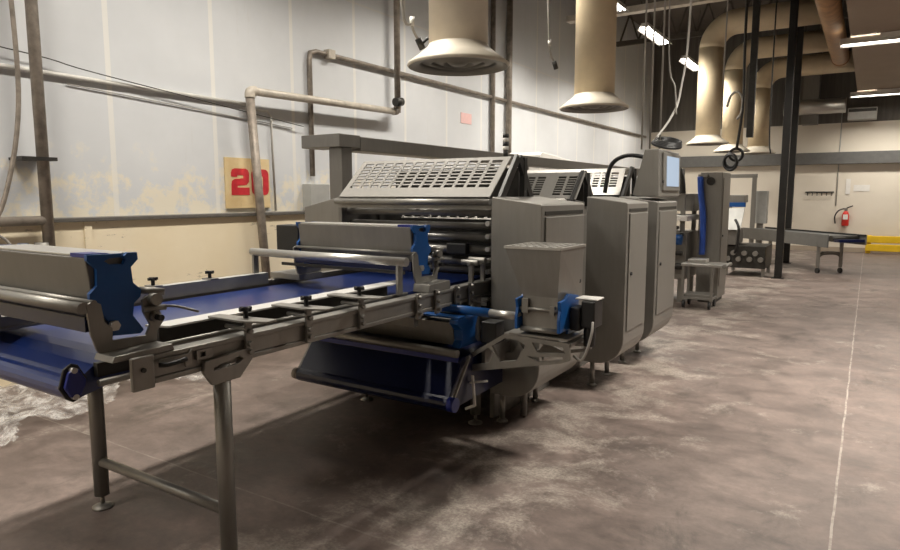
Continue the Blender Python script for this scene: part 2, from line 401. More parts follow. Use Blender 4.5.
# twin uprights with a hose loop at the machine end
u = MB()
for y in (3.80, 3.96): u.box(-2.27, -2.24, y - .012, y + .012, 1.005, 1.13)
u.cyl((-2.33, 3.8, 1.145), (-2.2, 3.8, 1.145), .018, n=14); u.cyl((-2.33, 3.9, 1.15), (-2.2, 3.9, 1.15), .024, n=14); u.cyl((-2.255, 3.76, 1.135), (-2.255, 4.0, 1.135), .012, n=12)
u.build('sensor_bracket', 'steel', cv, .002)
MB().tube([(-2.22, 3.93, 1.15), (-2.20, 4.02, 1.13), (-2.18, 4.08, 1.03), (-2.18, 4.05, .93), (-2.2, 3.93, .87), (-2.205, 3.80, .88), (-2.215, 3.72, .92)], .007).build('hose_loop', 'cable_grey', cv)

# ------------------------------------------------------------------ flour dusters on the conveyor
PLATE = [(1.259, 1.387), (1.387, 1.383), (1.398, 1.373), (1.411, 1.385), (1.451, 1.384), (1.453, 1.357), (1.423, 1.329), (1.428, 1.269), (1.459, 1.24), (1.455, 1.213), (1.427, 1.19), (1.42, 1.144), (1.461, 1.083), (1.446, 1.069), (1.318, 1.081), (1.332, 1.128), (1.259, 1.221), (1.26, 1.246), (1.289, 1.272), (1.29, 1.334), (1.258, 1.366)]
SLOT = [(1.321, 1.36), (1.341, 1.368), (1.387, 1.370), (1.402, 1.361), (1.393, 1.343), (1.339, 1.347)]
CRADLE = [(1.235, 1.211), (1.262, 1.222), (1.289, 1.207), (1.299, 1.139), (1.327, 1.112), (1.324, 1.067), (1.456, 1.062), (1.475, 1.10), (1.45, 1.154), (1.448, 1.2), (1.47, 1.215), (1.494, 1.206), (1.524, 1.142), (1.535, 1.108), (1.507, 1.073), (1.5, 1.03), (1.39, 1.0), (1.285, 1.006), (1.263, 1.042), (1.245, 1.101)]
def duster(name, label, dy, dz, bar_dy, x0):
    Q = lambda pts: [(y + dy, z + dz) for y, z in pts]
    t = thing(name, label, 'flour duster', (-2.85, 1.36 + dy, 1.0), 'flour dusters across the belt')
    tr = MB().prism(Q([(1.262, 1.375), (1.44, 1.375), (1.41, 1.13), (1.34, 1.10), (1.29, 1.13)]), 0, x0, -2.362)
    tr.build('trough', 'steel_dull', t, .004)
    MB().box(x0 + .01, -2.375, 1.275 + dy, 1.435 + dy, 1.376 + dz, 1.384 + dz).build('lid', 'steel_light', t, .002)
    MB().cyl((x0, 1.375 + dy, 1.115 + dz), (-2.37, 1.375 + dy, 1.115 + dz), .03).build('dusting_roller', 'belt_dark', t)
    p = MB().plate(Q(PLATE), [Q(SLOT)], 0, -2.36, -2.342).build('end_plate', 'blue', t, .002)
    part_label(p, 'blue end plate with a grip slot')
    MB().cyl((-2.345, 1.34 + dy, 1.118 + dz), (-2.325, 1.34 + dy, 1.118 + dz), .02, n=6).build('bolt', 'steel_light', p)
    part_label(MB().plate(Q(PLATE), [Q(SLOT)], 0, x0 - .018, x0).build('end_plate', 'blue', t, .002), 'blue end plate with a grip slot')
    MB().prism(Q([(1.262, 1.376), (1.36, 1.383), (1.34, 1.388), (1.262, 1.390)]), 0, -2.46, -2.36).build('corner_cap', 'navy', t)
    for xa in (-2.335, x0 - .032):
        MB().prism(Q(CRADLE), 0, xa, xa + .012).build('cradle', 'steel', t, .002)
    by = 1.225 if not bar_dy else 1.25 + bar_dy; bz = 1.20 if not bar_dy else 1.178
    br = MB(); br.cyl((-3.62 if bar_dy else x0 - .02, by + dy, bz + dz), (-2.28 if bar_dy else -2.325, by + dy, bz + dz), .027 if bar_dy else .021)
    br.build('scraper_bar', 'steel_light' if bar_dy else 'steel', t)
    MB().cyl((x0 - .02, 1.262 + dy, 1.215 + dz), (-2.32, 1.262 + dy, 1.215 + dz), .011).build('guard_rod', 'steel', t)
    MB().box(x0, -2.34, 1.235 + dy, 1.25 + dy, 1.11 + dz, 1.165 + dz).build('splash_strip', 'belt_dark', t)
    # base foot, adjuster and lever on the near side
    zb = 1.006
    MB().prism([(1.26 + dy, zb), (1.51 + dy, zb), (1.50 + dy, 1.032 + dz), (1.27 + dy, 1.028 + dz)], 0, -2.345, -2.225).build('base_foot', 'steel', t, .003)
    MB().box(-3.62, x0 - .01, 1.27 + dy, 1.50 + dy, zb, 1.02 + dz).build('base_foot', 'steel', t, .003)
    a = MB(); a.cyl((-2.36, 1.46 + dy, 1.235 + dz), (-2.30, 1.53 + dy, 1.225 + dz), .014, n=14); a.cyl((-2.32, 1.45 + dy, 1.165 + dz), (-2.30, 1.53 + dy, 1.165 + dz), .012, n=12)
    a.cyl((-2.325, 1.49 + dy, 1.20 + dz), (-2.29, 1.49 + dy, 1.20 + dz), .024, n=18); a.cyl((-2.325, 1.492 + dy, 1.13 + dz), (-2.30, 1.492 + dy, 1.13 + dz), .02, n=18)
    a.build('adjuster', 'steel', t)
    MB().cyl((-2.302, 1.492 + dy, 1.13 + dz), (-2.27, 1.492 + dy, 1.13 + dz), .012, n=12).build('adjuster_knob', 'black', t)
    if not bar_dy:
        MB().tube([(-2.3, 1.52 + dy, 1.17), (-2.27, 1.56 + dy, 1.165), (-2.22, 1.62 + dy, 1.14)], .005, sub=3).build('lever', 'steel', t)
    else:
        MB().box(-2.345, -2.325, by + dy - .022, by + dy + .022, 1.006, 1.16 + dz).build('bar_support', 'steel', t, .002)
        MB().box(-3.6, -3.58, by + dy - .022, by + dy + .022, 1.001, 1.16 + dz).build('bar_support', 'steel', t, .002)
        MB().box(x0 - .26, x0 - .04, 1.30 + dy, 1.46 + dy, 1.13 + dz, 1.36 + dz).build('drive_box', 'black', t, .008)
        MB().box(x0 - .1, -2.36, 1.25 + bar_dy * .4 + dy, 1.262 + bar_dy * .4 + dy, 1.09 + dz, 1.11 + dz).build('under_bar', 'dark_metal', t)
    return t
duster('flour_duster', 'flour duster with dark blue end plate nearest the camera, at the left edge', 0, 0, 0, -3.17)
duster('flour_duster', 'flour duster with pale scraper bar, farther along the belt, before the roller machine', 1.985, .028, -.14, -3.32)

# ------------------------------------------------------------------ lower catch conveyor and its duster
lc = thing('catch_conveyor', 'small dark blue catch conveyor sloping down under the main belt', 'conveyor', (-2.75, 3.5, 0))
LX0, LX1 = -3.31, -2.06
pr = []
for k in range(7):
    a = math.radians(95 + k * 28); pr.append((3.22 + .045 * math.cos(a), .345 + .045 * math.sin(a)))
pr += [(4.3, .33), (4.3, .60)]
for k in range(5):
    a = math.radians(90 + k * 22); pr.append((3.385 + .035 * math.cos(a), .565 + .035 * math.sin(a)))
MB().prism(pr, 0, LX0, LX1).build('belt', 'belt_dark', lc)
e1 = MB().cyl((LX0 - .05, 3.22, .345), (LX0 - .002, 3.22, .345), .04).build('roller_end', 'pipe', lc); part_label(e1, 'brown roller end cap')
e2 = MB().cyl((LX1 + .002, 3.22, .345), (LX1 + .045, 3.22, .345), .045).build('roller_end', 'navy', lc); part_label(e2, 'dark blue roller end cap')
for xa, xb in ((LX0 - .035, LX0 - .02), (LX1 + .01, LX1 + .028)):
    MB().bar(((xa + xb) / 2, 3.23, .37), ((xa + xb) / 2, 3.42, .60), .018, .014).build('arm', 'steel', lc)
MB().cyl((LX0 - .04, 3.345, .635), (LX1 - .02, 3.345, .625), .026).build('top_bar', 'steel', lc)
MB().box(LX0, LX1 - .02, 3.345, 3.365, .57, .60).build('blue_strip', 'navy', lc)
MB().box(LX0 - .06, LX0 - .03, 3.42, 4.3, .5, .68).build('side_plate', 'steel_dull', lc, .004); MB().box(LX1 + .03, LX1 + .06, 3.55, 4.3, .5, .64).build('side_plate', 'steel_dull', lc, .004)
MB().bar((LX0 - .045, 3.42, .62), (LX0 - .045, 3.36, .48), .03, .02).build('hook', 'steel', lc)
for x in (LX0 - .045, LX1 + .045): MB().cyl((x, 4.15, .012), (x, 4.15, .52), .025).build('leg', 'steel_dull', lc)

ld = thing('flour_duster', 'low flour duster with blue end and a blue and silver tube, under the main belt', 'flour duster', (-2.6, 3.5, .64))
MB().prism([(3.42, .80), (3.62, .80), (3.58, .66), (3.46, .645)], 0, -3.30, -2.17).build('trough', 'steel', ld, .004)
MB().prism([(3.38, .83), (3.64, .83), (3.60, .76), (3.60, .68), (3.64, .645), (3.40, .645), (3.44, .69), (3.43, .76), (3.38, .80)], 0, -2.165, -2.10).build('end_plate', 'blue', ld, .006)
MB().box(-2.40, -2.10, 3.39, 3.47, .832, .845).build('end_cap', 'blue', ld, .003)
tb = MB().cyl((-2.45, 3.5, .875), (-1.94, 3.5, .873), .028).build('tube', 'blue', ld); part_label(tb, 'blue sleeve of the tube')
MB().cyl((-1.94, 3.5, .873), (-1.735, 3.5, .872), .025).build('tube_end', 'steel_light', tb)
MB().box(-2.04, -1.93, 3.56, 3.68, .66, .80).build('motor', 'black', ld, .008)

# ------------------------------------------------------------------ hopper with a grate on its lattice bracket
hp = thing('feed_hopper', 'small tapered steel hopper with a grate top on a lattice bracket, beside the first cabinet', 'hopper', (-1.65, 3.68, .47))
OUT = [(-2.115, .575), (-1.83, .757), (-1.41, .745), (-1.405, .645), (-1.46, .62), (-2.115, .475)]
H = [[(-2.08, .565), (-1.945, .655), (-1.90, .625), (-1.945, .555), (-2.085, .525)],
     [(-1.92, .67), (-1.83, .73), (-1.74, .725), (-1.69, .70), (-1.75, .60), (-1.865, .575)],
     [(-1.65, .725), (-1.45, .718), (-1.435, .685), (-1.61, .665)],
     [(-1.68, .635), (-1.45, .66), (-1.445, .645), (-1.60, .612)]]
for y in (3.50, 3.84): MB().plate(OUT, H, 1, y - .01, y + .01).build('lattice_plate', 'steel', hp)
t = MB()
for a, b in (((-2.1, .55), (-2.1, .5)), ((-1.83, .75), (-1.80, .75)), ((-1.44, .735), (-1.41, .735))): t.box(min(a[0], b[0]) - .01, max(a[0], b[0]) + .01, 3.50, 3.84, min(a[1], b[1]) - .01, max(a[1], b[1]) + .01)
t.build('spacer', 'steel', hp); MB().box(-1.80, -1.42, 3.49, 3.86, .757, .768).build('base_plate', 'steel', hp)
# tapered body, open at the top
T = [(-1.83, 3.48), (-1.47, 3.48), (-1.47, 3.86), (-1.83, 3.86)]; B = [(-1.725, 3.52), (-1.50, 3.52), (-1.485, 3.80), (-1.725, 3.80)]
bd = MB()
vs = [(x, y, 1.285) for x, y in T] + [(x, y, 1.0) for x, y in B] + [(x, y, .79) for x, y in B]
bd.add(vs, [(i, (i + 1) % 4, 4 + (i + 1) % 4, 4 + i) for i in range(4)] + [(4 + i, 4 + (i + 1) % 4, 8 + (i + 1) % 4, 8 + i) for i in range(4)] + [(8, 9, 10, 11)])
o = bd.build('hopper_body', 'steel', hp); m = o.modifiers.new('s', 'SOLIDIFY'); m.thickness = .004
gr = MB(); gr.box(-1.835, -1.465, 3.475, 3.49, 1.283, 1.298); gr.box(-1.835, -1.465, 3.85, 3.865, 1.283, 1.298); gr.box(-1.835, -1.82, 3.49, 3.85, 1.283, 1.298); gr.box(-1.48, -1.465, 3.49, 3.85, 1.283, 1.298)
for k in range(6): gr.box(-1.82 + .0486 * (k + 1) - .006, -1.82 + .0486 * (k + 1) + .006, 3.48, 3.86, 1.286, 1.298)
for k in range(4): y = 3.48 + .076 * (k + 1); gr.box(-1.82, -1.48, y - .007, y + .007, 1.287, 1.299)
part_label(gr.build('grate', 'steel_light', hp), 'bright slotted grate')
for x0, x1 in ((-1.755, -1.735), (-1.482, -1.462)):
    q = MB().prism([(3.47, .80), (3.60, .80), (3.60, .775), (3.76, .775), (3.76, .99), (3.60, 1.02), (3.55, .99), (3.47, .985), (3.485, .93), (3.47, .88)], 0, x0, x1)
    part_label(q.build('side_plate', 'blue', hp, .004), 'blue side plate')
s = MB(); s.cyl((-1.735, 3.505, .925), (-1.482, 3.505, .925), .010, n=12); s.box(-1.72, -1.68, 3.495, 3.518, .90, .985); s.box(-1.54, -1.51, 3.495, 3.518, .90, .95)
s.cyl((-1.73, 3.51, .80), (-1.49, 3.51, .80), .016, n=12); s.build('clamp_shaft', 'steel', hp)
s = MB(); s.box(-1.455, -1.395, 3.60, 3.72, .80, .94); s.box(-1.395, -1.31, 3.62, 3.76, .82, .98); s.cyl((-1.36, 3.68, .70), (-1.36, 3.68, .83), .035, n=16); s.build('motor', 'black', hp, .008)
MB().box(-1.44, -1.305, 3.64, 3.765, .982, .992).build('motor_cover', 'white', hp, .003)
MB().tube([(-1.32, 3.62, .86), (-1.31, 3.58, .80), (-1.33, 3.56, .70), (-1.36, 3.55, .64), (-1.41, 3.56, .66)], .008).build('motor_cable', 'cable_grey', hp)
# white levers below the bracket
v = MB(); v.bar((-2.04, 3.46, .47), (-2.01, 3.44, .28), .016, .016); v.bar((-2.01, 3.44, .285), (-2.06, 3.40, .265), .016, .016); v.bar((-2.06, 3.46, .42), (-1.93, 3.46, .45), .013, .013)
v.build('release_lever', 'white', hp, .003)
for x in (-2.09,): MB().box(x - .02, x + .02, 3.52, 3.9, .52, .56).build('mounting_arm', 'steel_dull', hp)

# ------------------------------------------------------------------ cabinets along the machine
def cabinet(label, x0, x1, y0, y1, gy, loc_name='electrical_cabinet'):
    t = thing(loc_name, label, 'cabinet', ((x0 + x1) / 2, (y0 + y1) / 2, 0), 'steel cabinets on the aisle side')
    p = [(x0, 1.588), (x1 - .01, 1.542), (x1, 1.53)]; R = .22
    for k in range(9):
        a = -k * PI / 16; p.append((x1 - R + R * math.cos(a), .22 + R + R * math.sin(a)))
    p.append((x0, .22))
    MB().prism(p, 1, y0, y1).build('body', 'steel', t, .006)
    d = MB().box(x1 + .001, x1 + .012, y0 + .05, y1 - .04, .50, 1.455).build('door', 'steel', t, .004)
    MB().cyl((x1 + .012, gy, .97), (x1 + .024, gy, .97), .014, n=14).build('handle', 'black', d)
    MB().box(x1 - .002, x1 + .004, y0 + .05, y1 - .04, 1.468, 1.492).build('top_slot', 'dark_metal', t)
    for y in (y0 + .09, y1 - .12):
        l = MB(); l.cyl((x0 + .05, y, .012), (x0 + .05, y, .225), .02, n=16); l.lathe([(0, 0), (.04, 0), (.04, .008), (.015, .025), (0, .025)], (x0 + .05, y, 0), 18)
        l.build('foot', 'steel', t)
    return t
cabinet('grey steel cabinet with rounded lower corner, nearest the camera, behind the grate hopper', -2.155, -1.785, 3.90, 4.66, 4.55)
cabinet('tall grey steel cabinet with narrow door, middle one of the aisle side', -1.935, -1.60, 5.10, 5.68, 5.20)
cabinet('grey steel cabinet beneath the touch screen box, farthest of the aisle side', -1.96, -1.60, 5.98, 6.68, 6.08)
# touch screen box
sb = thing('operator_terminal', 'grey control box with a lit touch screen on top of the farthest cabinet', 'control box', (-1.7, 6.35, 1.56))
MB().prism([(-1.60, 1.585), (-1.615, 2.01), (-1.74, 2.01), (-1.84, 1.60), (-1.80, 1.585)], 1, 5.99, 6.74).build('housing', 'steel', sb, .008)
MB().prism([(-1.600, 1.64), (-1.608, 1.985), (-1.592, 1.985), (-1.584, 1.64)], 1, 6.09, 6.70).build('bezel', 'steel', sb, .004)
MB().prism([(-1.588, 1.68), (-1.595, 1.955), (-1.587, 1.955), (-1.580, 1.68)], 1, 6.19, 6.63).build('screen', 'screen', sb)
MB().cyl((-1.585, 6.05, 1.72), (-1.575, 6.05, 1.72), .015).build('button', 'black', sb)

# ------------------------------------------------------------------ roller machine in three units
def guard(mb, x0, x1, yb, zb, yt, zt, cols, rows, mx=.06, mz0=.07, mz1=.05, gap=None):
    """sloping sheet with real slots, made of bars"""
    A = Vector((0, yb, zb)); D = Vector((0, yt - yb, zt - zb)); Ln = D.length; D.normalize(); Nn = Vector((0, -D.z, D.y)) * .004
    def quad(xa, xb, s0, s1):
        q = []
        for n in (-1, 1):
            for x, s in ((xa, s0), (xb, s0), (xb, s1), (xa, s1)): q.append(A + D * s + Nn * n + Vector((x, 0, 0)))
        mb.add(q, [(3, 2, 1, 0), (4, 5, 6, 7)] + [(i, (i + 1) % 4, 4 + (i + 1) % 4, 4 + i) for i in range(4)])
    quad(x0, x1, 0, mz0); quad(x0, x1, Ln - mz1, Ln); 
    hs = Ln - mz0 - mz1; blocks = [(x0 + mx, x1 - mx)] if gap is None else [(x0 + mx, gap[0]), (gap[1], x1 - mx)]
    if gap: quad(gap[0], gap[1], mz0, Ln - mz1)
    quad(x0, x0 + mx, mz0, Ln - mz1); quad(x1 - mx, x1, mz0, Ln - mz1)
    for a, b in blocks:
        n = max(1, round(cols * (b - a) / (x1 - x0))); pw = (b - a) / n
        for k in range(1, n): quad(a + k * pw - pw * .13, a + k * pw + pw * .13, mz0, Ln - mz1)
        for k in range(1, rows): z = mz0 + hs * k / rows; quad(a, b, z - hs / rows * .17, z + hs / rows * .17)
def unit(label, y0, y1, kind):
    t = thing('sheeting_unit', label, 'machine', (-2.9, (y0 + y1) / 2, 0), 'sheeting units in the line')
    x0, x1 = -3.62, -2.20
    for x in (x0, x1):
        MB().prism([(y0 - .02, 0.0), (y1, 0), (y1, 1.5), (y0 + .05, 1.56), (y0 - .02, 1.5)], 0, x - .02, x + .02).build('side_frame', 'steel_dull', t, .004)
    g = MB(); 
    if kind == 0: guard(g, x0 + .03, x1 - .01, y0 - .06, 1.585, y0 + .26, 1.875, 14, 8, .05, .10, .035)
    elif kind == 1: guard(g, x0 + .03, x1 + .06, y0 + .02, 1.56, y0 + .24, 1.80, 16, 8, .06, .05, .05, (-2.50, -2.38))
    else: guard(g, x0 + .03, x1 - .03, y0 + .1, 1.60, y0 + .28, 1.885, 14, 6, .06, .10, .05)
    yt = y0 + (.26, .24, .28)[kind]; zt = (1.875, 1.80, 1.885)[kind]
    g.box(x0 + .03, x1 + .02, yt, yt + .10, zt - .008, zt)
    part_label(g.build('slotted_guard', 'steel_guard' if kind < 2 else 'steel_light', t), 'sloping guard sheet with rows of slots')  # farthest guard takes brighter steel to look strongly lit
    # dark A frame at the aisle end
    a = MB(); xa = x1 + .03
    a.bar((xa, y0 - .02, 1.52), (xa, yt + .02, zt), .06, .03, (1, 0, 0)); a.bar((xa, yt + .28, 1.52), (xa, yt + .04, zt), .06, .03, (1, 0, 0)); a.bar((xa, yt + .12, 1.5), (xa, yt + .12, zt), .05, .04, (1, 0, 0))
    a.build('end_frame', 'black_paint', t, .003)
    fb = MB(); fb.cyl((x0, y0 - .07, 1.55), (x1, y0 - .07, 1.55), .022); fb.box(x0, x1, y0 - .045, y0 - .03, 1.50, 1.575)
    fb.build('front_bar', 'steel', t)
    MB().box(x0 + .02, x1 - .02, y0 + .45, y1 - .02, .1, 1.49).build('dark_infill', 'dark_metal', t)  # dark box filling in for the shaded inside of the machine
    MB().box(x0 + .25, x1 - .02, y0 + .40, y0 + .43, 1.3, 1.80).build('dark_backing', 'dark_metal', t)  # dark sheet added behind the guard so its slots look shaded
    g2 = MB(); guard(g2, x0 + .5, x1 - .06, y0 + .14, 1.42, y0 + .26, 1.53, 11, 1, .02, .015, .015)
    g2.build('inner_guard', 'steel', t)
    for (y, z, r, mm) in ((.06, 1.475, .028, 'steel'), (.10, 1.375, .026, 'steel_dull'), (.12, 1.29, .036, 'roll'), (.12, 1.20, .034, 'roll'), (.10, 1.115, .030, 'roll'), (.16, 1.05, .03, 'steel_dull'), (.14, .79, .04, 'dark_metal'), (.12, .70, .03, 'steel_dull')):
        MB().cyl((x0 + .02, y0 + y, z), (x1 - .02, y0 + y, z), r, n=24).build('roll', mm, t)
    c = MB(); c.box(-2.62, -2.45, y0 + .02, y0 + .08, 1.17, 1.25); c.build('drive_motor', 'black', t, .01)
    for z in (1.06, 1.14, 1.22, 1.31, 1.40): MB().cyl((-2.245, y0 - .03, z), (-2.245, y0 + .05, z), .018, n=12).build('bearing', 'steel_light', t)
    return t
unit('nearest roller machine unit with a wide slotted guard, behind the far flour duster', 4.03, 4.98, 0)
unit('middle roller machine unit, its guard showing above the nearest cabinet', 5.35, 6.2, 1)
unit('farthest roller machine unit with a brightly lit guard beside the touch screen box', 6.72, 7.6, 2)
sl = thing('signal_light', 'thin black and white signal light pole on top of the nearest roller guard', 'signal light', (-2.3, 4.37, 1.875))
MB().cyl((-2.3, 4.37, 1.875), (-2.3, 4.37, 1.93), .018, n=14).build('base', 'black', sl)
for k in range(4): MB().cyl((-2.3, 4.37, 1.93 + k * .03), (-2.3, 4.37, 1.958 + k * .03), .022, n=16).build('segment', 'white' if k % 2 == 0 else 'black', sl)
# wall side cabinet
wc = thing('side_cabinet', 'grey steel cabinet on the wall side of the nearest roller unit, sloping roof', 'cabinet', (-3.85, 4.5, 0))
MB().prism([(-4.06, .22), (-3.66, .22), (-3.66, 1.585), (-4.06, 1.50)], 1, 4.05, 4.95).build('body', 'steel', wc, .006)
for y in (4.15, 4.8): MB().cyl((-3.85, y, 0), (-3.85, y, .222), .02).build('foot', 'steel', wc)
# white sloping lid behind
wl = thing('hood', 'white sloping hood behind the long cable duct on the wall side', 'hood', (-5.2, 11.9, 0))
MB().prism([(10.7, 1.45), (13.4, 1.45), (13.4, 2.2), (12.9, 2.22), (10.8, 2.36), (10.7, 2.30)], 0, -5.6, -4.95).build('cover', 'white', wl, .01)
for x in (-5.5, -5.05):
    for y in (10.9, 13.2): MB().box(x - .03, x + .03, y - .03, y + .03, 0, 1.452).build('leg', 'steel', wl)

# overhead cable duct on a post
cdk = thing('cable_duct', 'long grey cable duct on a square post, running over the machine line', 'cable duct', (-4.55, 5.05, 0))
MB().box(-4.63, -4.46, 4.98, 5.14, 0, 2.075).build('post', 'steel_dull', cdk, .008)
MB().box(-4.97, -4.45, 4.94, 5.26, 2.075, 2.205).build('end_box', 'steel_dull', cdk, .006)
MB().box(-4.72, -4.452, 5.262, 16.5, 2.05, 2.195).build('beam', 'steel_dull', cdk, .006)
for y in (9.2, 13.2): MB().box(-4.63, -4.50, y, y + .13, 0, 2.052).build('post', 'steel_dull', cdk, .006)

# ------------------------------------------------------------------ farther machines
tw = thing('tower_cabinet', 'tall grey cabinet with a blue hose down its front, beyond the touch screen box', 'cabinet', (-1.9, 10.3, 0))
MB().box(-2.13, -1.82, 10.22, 10.85, .06, 1.93).build('body', 'steel', tw, .006)
MB().box(-1.82, -1.808, 10.28, 10.80, .25, 1.85).build('door', 'steel', tw, .004)
MB().cyl((-1.808, 10.34, 1.0), (-1.795, 10.34, 1.0), .015, n=12).build('handle', 'black', tw)
MB().box(-2.1, -1.85, 10.26, 10.8, 0, .062).build('plinth', 'dark_metal', tw)
MB().tube([(-2.12, 10.16, 1.87), (-2.10, 10.17, 1.6), (-2.06, 10.17, 1.3), (-2.05, 10.17, 1.0), (-2.05, 10.17, .72)], .042).build('hose', 'hose', tw)
MB().cyl((-1.98, 10.205, 1.80), (-1.98, 10.22, 1.80), .06).build('fan_grille', 'dark_metal', tw)
MB().box(-2.15, -2.02, 10.15, 10.22, 1.86, 1.90).build('hose_clamp', 'steel', tw)
ct = thing('wheeled_cart', 'low steel cart on castors with a flat tray, in front of the tower cabinet', 'cart', (-1.95, 9.72, 0))
MB().box(-2.20, -1.62, 9.55, 9.95, .60, .64).build('tray', 'steel_light', ct, .006)
MB().box(-2.12, -1.88, 9.6, 9.85, .64, .70).build('raised_box', 'steel_light', ct, .006)
MB().cyl((-1.62, 9.52, .62), (-1.62, 9.98, .62), .03).build('end_roller', 'steel', ct)
fr = MB()
for x in (-2.17, -1.78):
    for y in (9.58, 9.92): fr.box(x - .018, x + .018, y - .018, y + .018, .11, .60)
fr.box(-2.17, -1.78, 9.565, 9.595, .13, .16); fr.box(-2.17, -1.78, 9.905, 9.935, .13, .16); fr.box(-2.185, -2.155, 9.58, 9.92, .13, .16); fr.box(-1.795, -1.765, 9.58, 9.92, .13, .16)
fr.box(-2.16, -1.8, 9.6, 9.9, .16, .20)
fr.build('frame', 'steel', ct, .003)
for x in (-2.15, -1.8):
    for y in (9.58, 9.92):
        MB().cyl((x - .015, y, .055), (x + .015, y, .055), .055, n=16).build('castor', 'black', ct)
dp = thing('depositor', 'grey machine with white cover plate, between the touch screen box and tower cabinet', 'machine', (-2.6, 10.3, 0))
MB().box(-3.2, -2.24, 10.0, 10.9, .35, 1.05).build('body', 'steel', dp, .01)
MB().box(-3.3, -2.22, 9.9, 10.9, 1.22, 1.30).build('cover', 'white', dp, .01)
MB().box(-3.3, -2.22, 10.3, 10.9, 1.36, 1.62).build('upper_beam', 'steel', dp, .008)
for x in (-3.15, -2.32):
    for y in (10.05, 10.8): MB().box(x - .03, x + .03, y - .03, y + .03, 0, 1.62).build('leg', 'steel', dp)
MB().cyl((-2.5, 9.86, .95), (-2.28, 9.86, .95), .075).build('motor', 'blue', dp)
c = MB()
for k in range(7): c.cyl((-2.75 + k * .075, 9.93, 1.02 + .05 * (k % 3)), (-2.75 + k * .075, 10.0, 1.02 + .05 * (k % 3)), .028, n=10)
c.cyl((-2.72, 9.9, .75), (-2.27, 9.9, .75), .03); c.cyl((-2.7, 9.92, .55), (-2.27, 9.92, .55), .045); c.build('valve', 'dark_metal', dp)
MB().tube([(-2.5, 10.2, 1.95), (-2.42, 10.1, 1.98), (-2.36, 10.05, 1.85), (-2.33, 10.03, 1.62)], .045).build('robot_arm', 'dark_metal', dp)
MB().box(-2.66, -2.36, 10.15, 10.25, 1.62, 1.99).build('column', 'steel', dp, .006)

gf = thing('gantry_frame', 'square steel gantry frame beyond the tower cabinet', 'gantry', (-2.8, 17.6, 0))
MB().box(-3.3, -2.34, 17.55, 17.65, 2.02, 2.11).build('crossbar', 'steel', gf, .004)
for x in (-2.40, -3.25): MB().box(x - .05, x + .05, 17.56, 17.64, 0, 2.02).build('post', 'steel', gf, .004)
pk = thing('packing_machine', 'dark machine with a tilted white panel and blue strip, right of the tower cabinet', 'machine', (-2.2, 14.0, 0))
MB().box(-2.40, -1.64, 14.0, 15.0, .16, .60).build('body', 'dark_metal', pk, .01)
MB().box(-2.55, -2.18, 13.9, 14.8, .62, .92).build('bed', 'steel_dull', pk, .01)
MB().prism([(13.85, .92), (13.90, .92), (14.30, 1.33), (14.25, 1.34)], 0, -2.40, -2.10).build('tilted_panel', 'grey_box', pk)
MB().box(-2.5, -2.10, 14.32, 14.42, 1.36, 1.45).build('blue_strip', 'blue', pk, .006)
MB().box(-2.5, -2.12, 14.34, 14.8, 1.45, 1.60).build('top_box', 'steel', pk, .008)
MB().box(-2.5, -2.42, 14.36, 14.8, .92, 1.45).build('column', 'steel', pk)
for x in (-2.36, -1.68):
    for y in (14.08, 14.92): MB().box(x - .03, x + .03, y - .03, y + .03, 0, .17).build('leg', 'steel', pk)
for k in range(7): MB().cyl((-2.32 + k * .1, 13.93, .34 + .12 * (k % 2)), (-2.32 + k * .1, 14.0, .34 + .12 * (k % 2)), .05, n=12).build('roller', 'steel', pk)
MB().tube([(-2.2, 13.88, 1.12), (-2.12, 13.80, .95), (-2.14, 13.84, .6), (-2.2, 13.96, .45)], .025).build('hose', 'black', pk)
gb = thing('control_box', 'grey upright control box standing behind the far conveyor near the gantry', 'control box', (-2.35, 17.9, 0))
MB().box(-2.42, -2.12, 17.8, 18.1, .9, 1.70).build('housing', 'grey_box', gb, .008)
MB().box(-2.34, -2.2, 17.88, 18.02, 0, .902).build('stand', 'steel', gb)

fc = thing('belt_conveyor', 'grey conveyor on castors running off at an angle beyond the black posts', 'conveyor', (-1.5, 16.1, 0))
d = Vector((-.64, .768, 0)); n = Vector((.768, .64, 0)); P0 = Vector((-.66, 15.05, 0))
def at(a, b, z): return P0 + d * a + n * b + Vector((0, 0, z))
MB().bar(at(.0, .02, .68), at(3.0, .02, .68), .03, .26).build('side_panel', 'conv_grey', fc, .004)
MB().bar(at(-.28, .62, .72), at(3.0, .62, .72), .03, .20).build('side_panel', 'conv_grey', fc, .004)
MB().bar(at(-.02, .32, .775), at(3.0, .32, .775), .56, .03).build('belt', 'conv_grey', fc)
MB().cyl(at(-.06, .03, .74), at(-.06, .60, .74), .06).build('end_roller', 'dark_metal', fc)
MB().bar(at(-.28, .60, .81), at(3.0, .60, .81), .03, .03).build('top_rail', 'black', fc)
MB().bar(at(-.27, .32, .70), at(-.13, .32, .70), .56, .05).build('extension_belt', 'belt_dark', fc)
for a, q in ((.30, .05), (.30, .56), (2.7, .05), (2.7, .56)):
    l = MB().bar(at(a, q, .12), at(a, q, .66), .07, .07).build('leg', 'steel', fc)
    MB().cyl(at(a, q, .055) - n * .02, at(a, q, .055) + n * .02, .055, n=16).build('castor', 'black', l)
s = MB(); s.tube([at(.30, .07, .36), at(.30, .17, .41), at(.30, .44, .41), at(.30, .54, .36)], .035, sub=4); s.bar(at(.30, .15, .43), at(.30, .46, .43), .12, .03)
s.build('cross_brace', 'steel', fc)

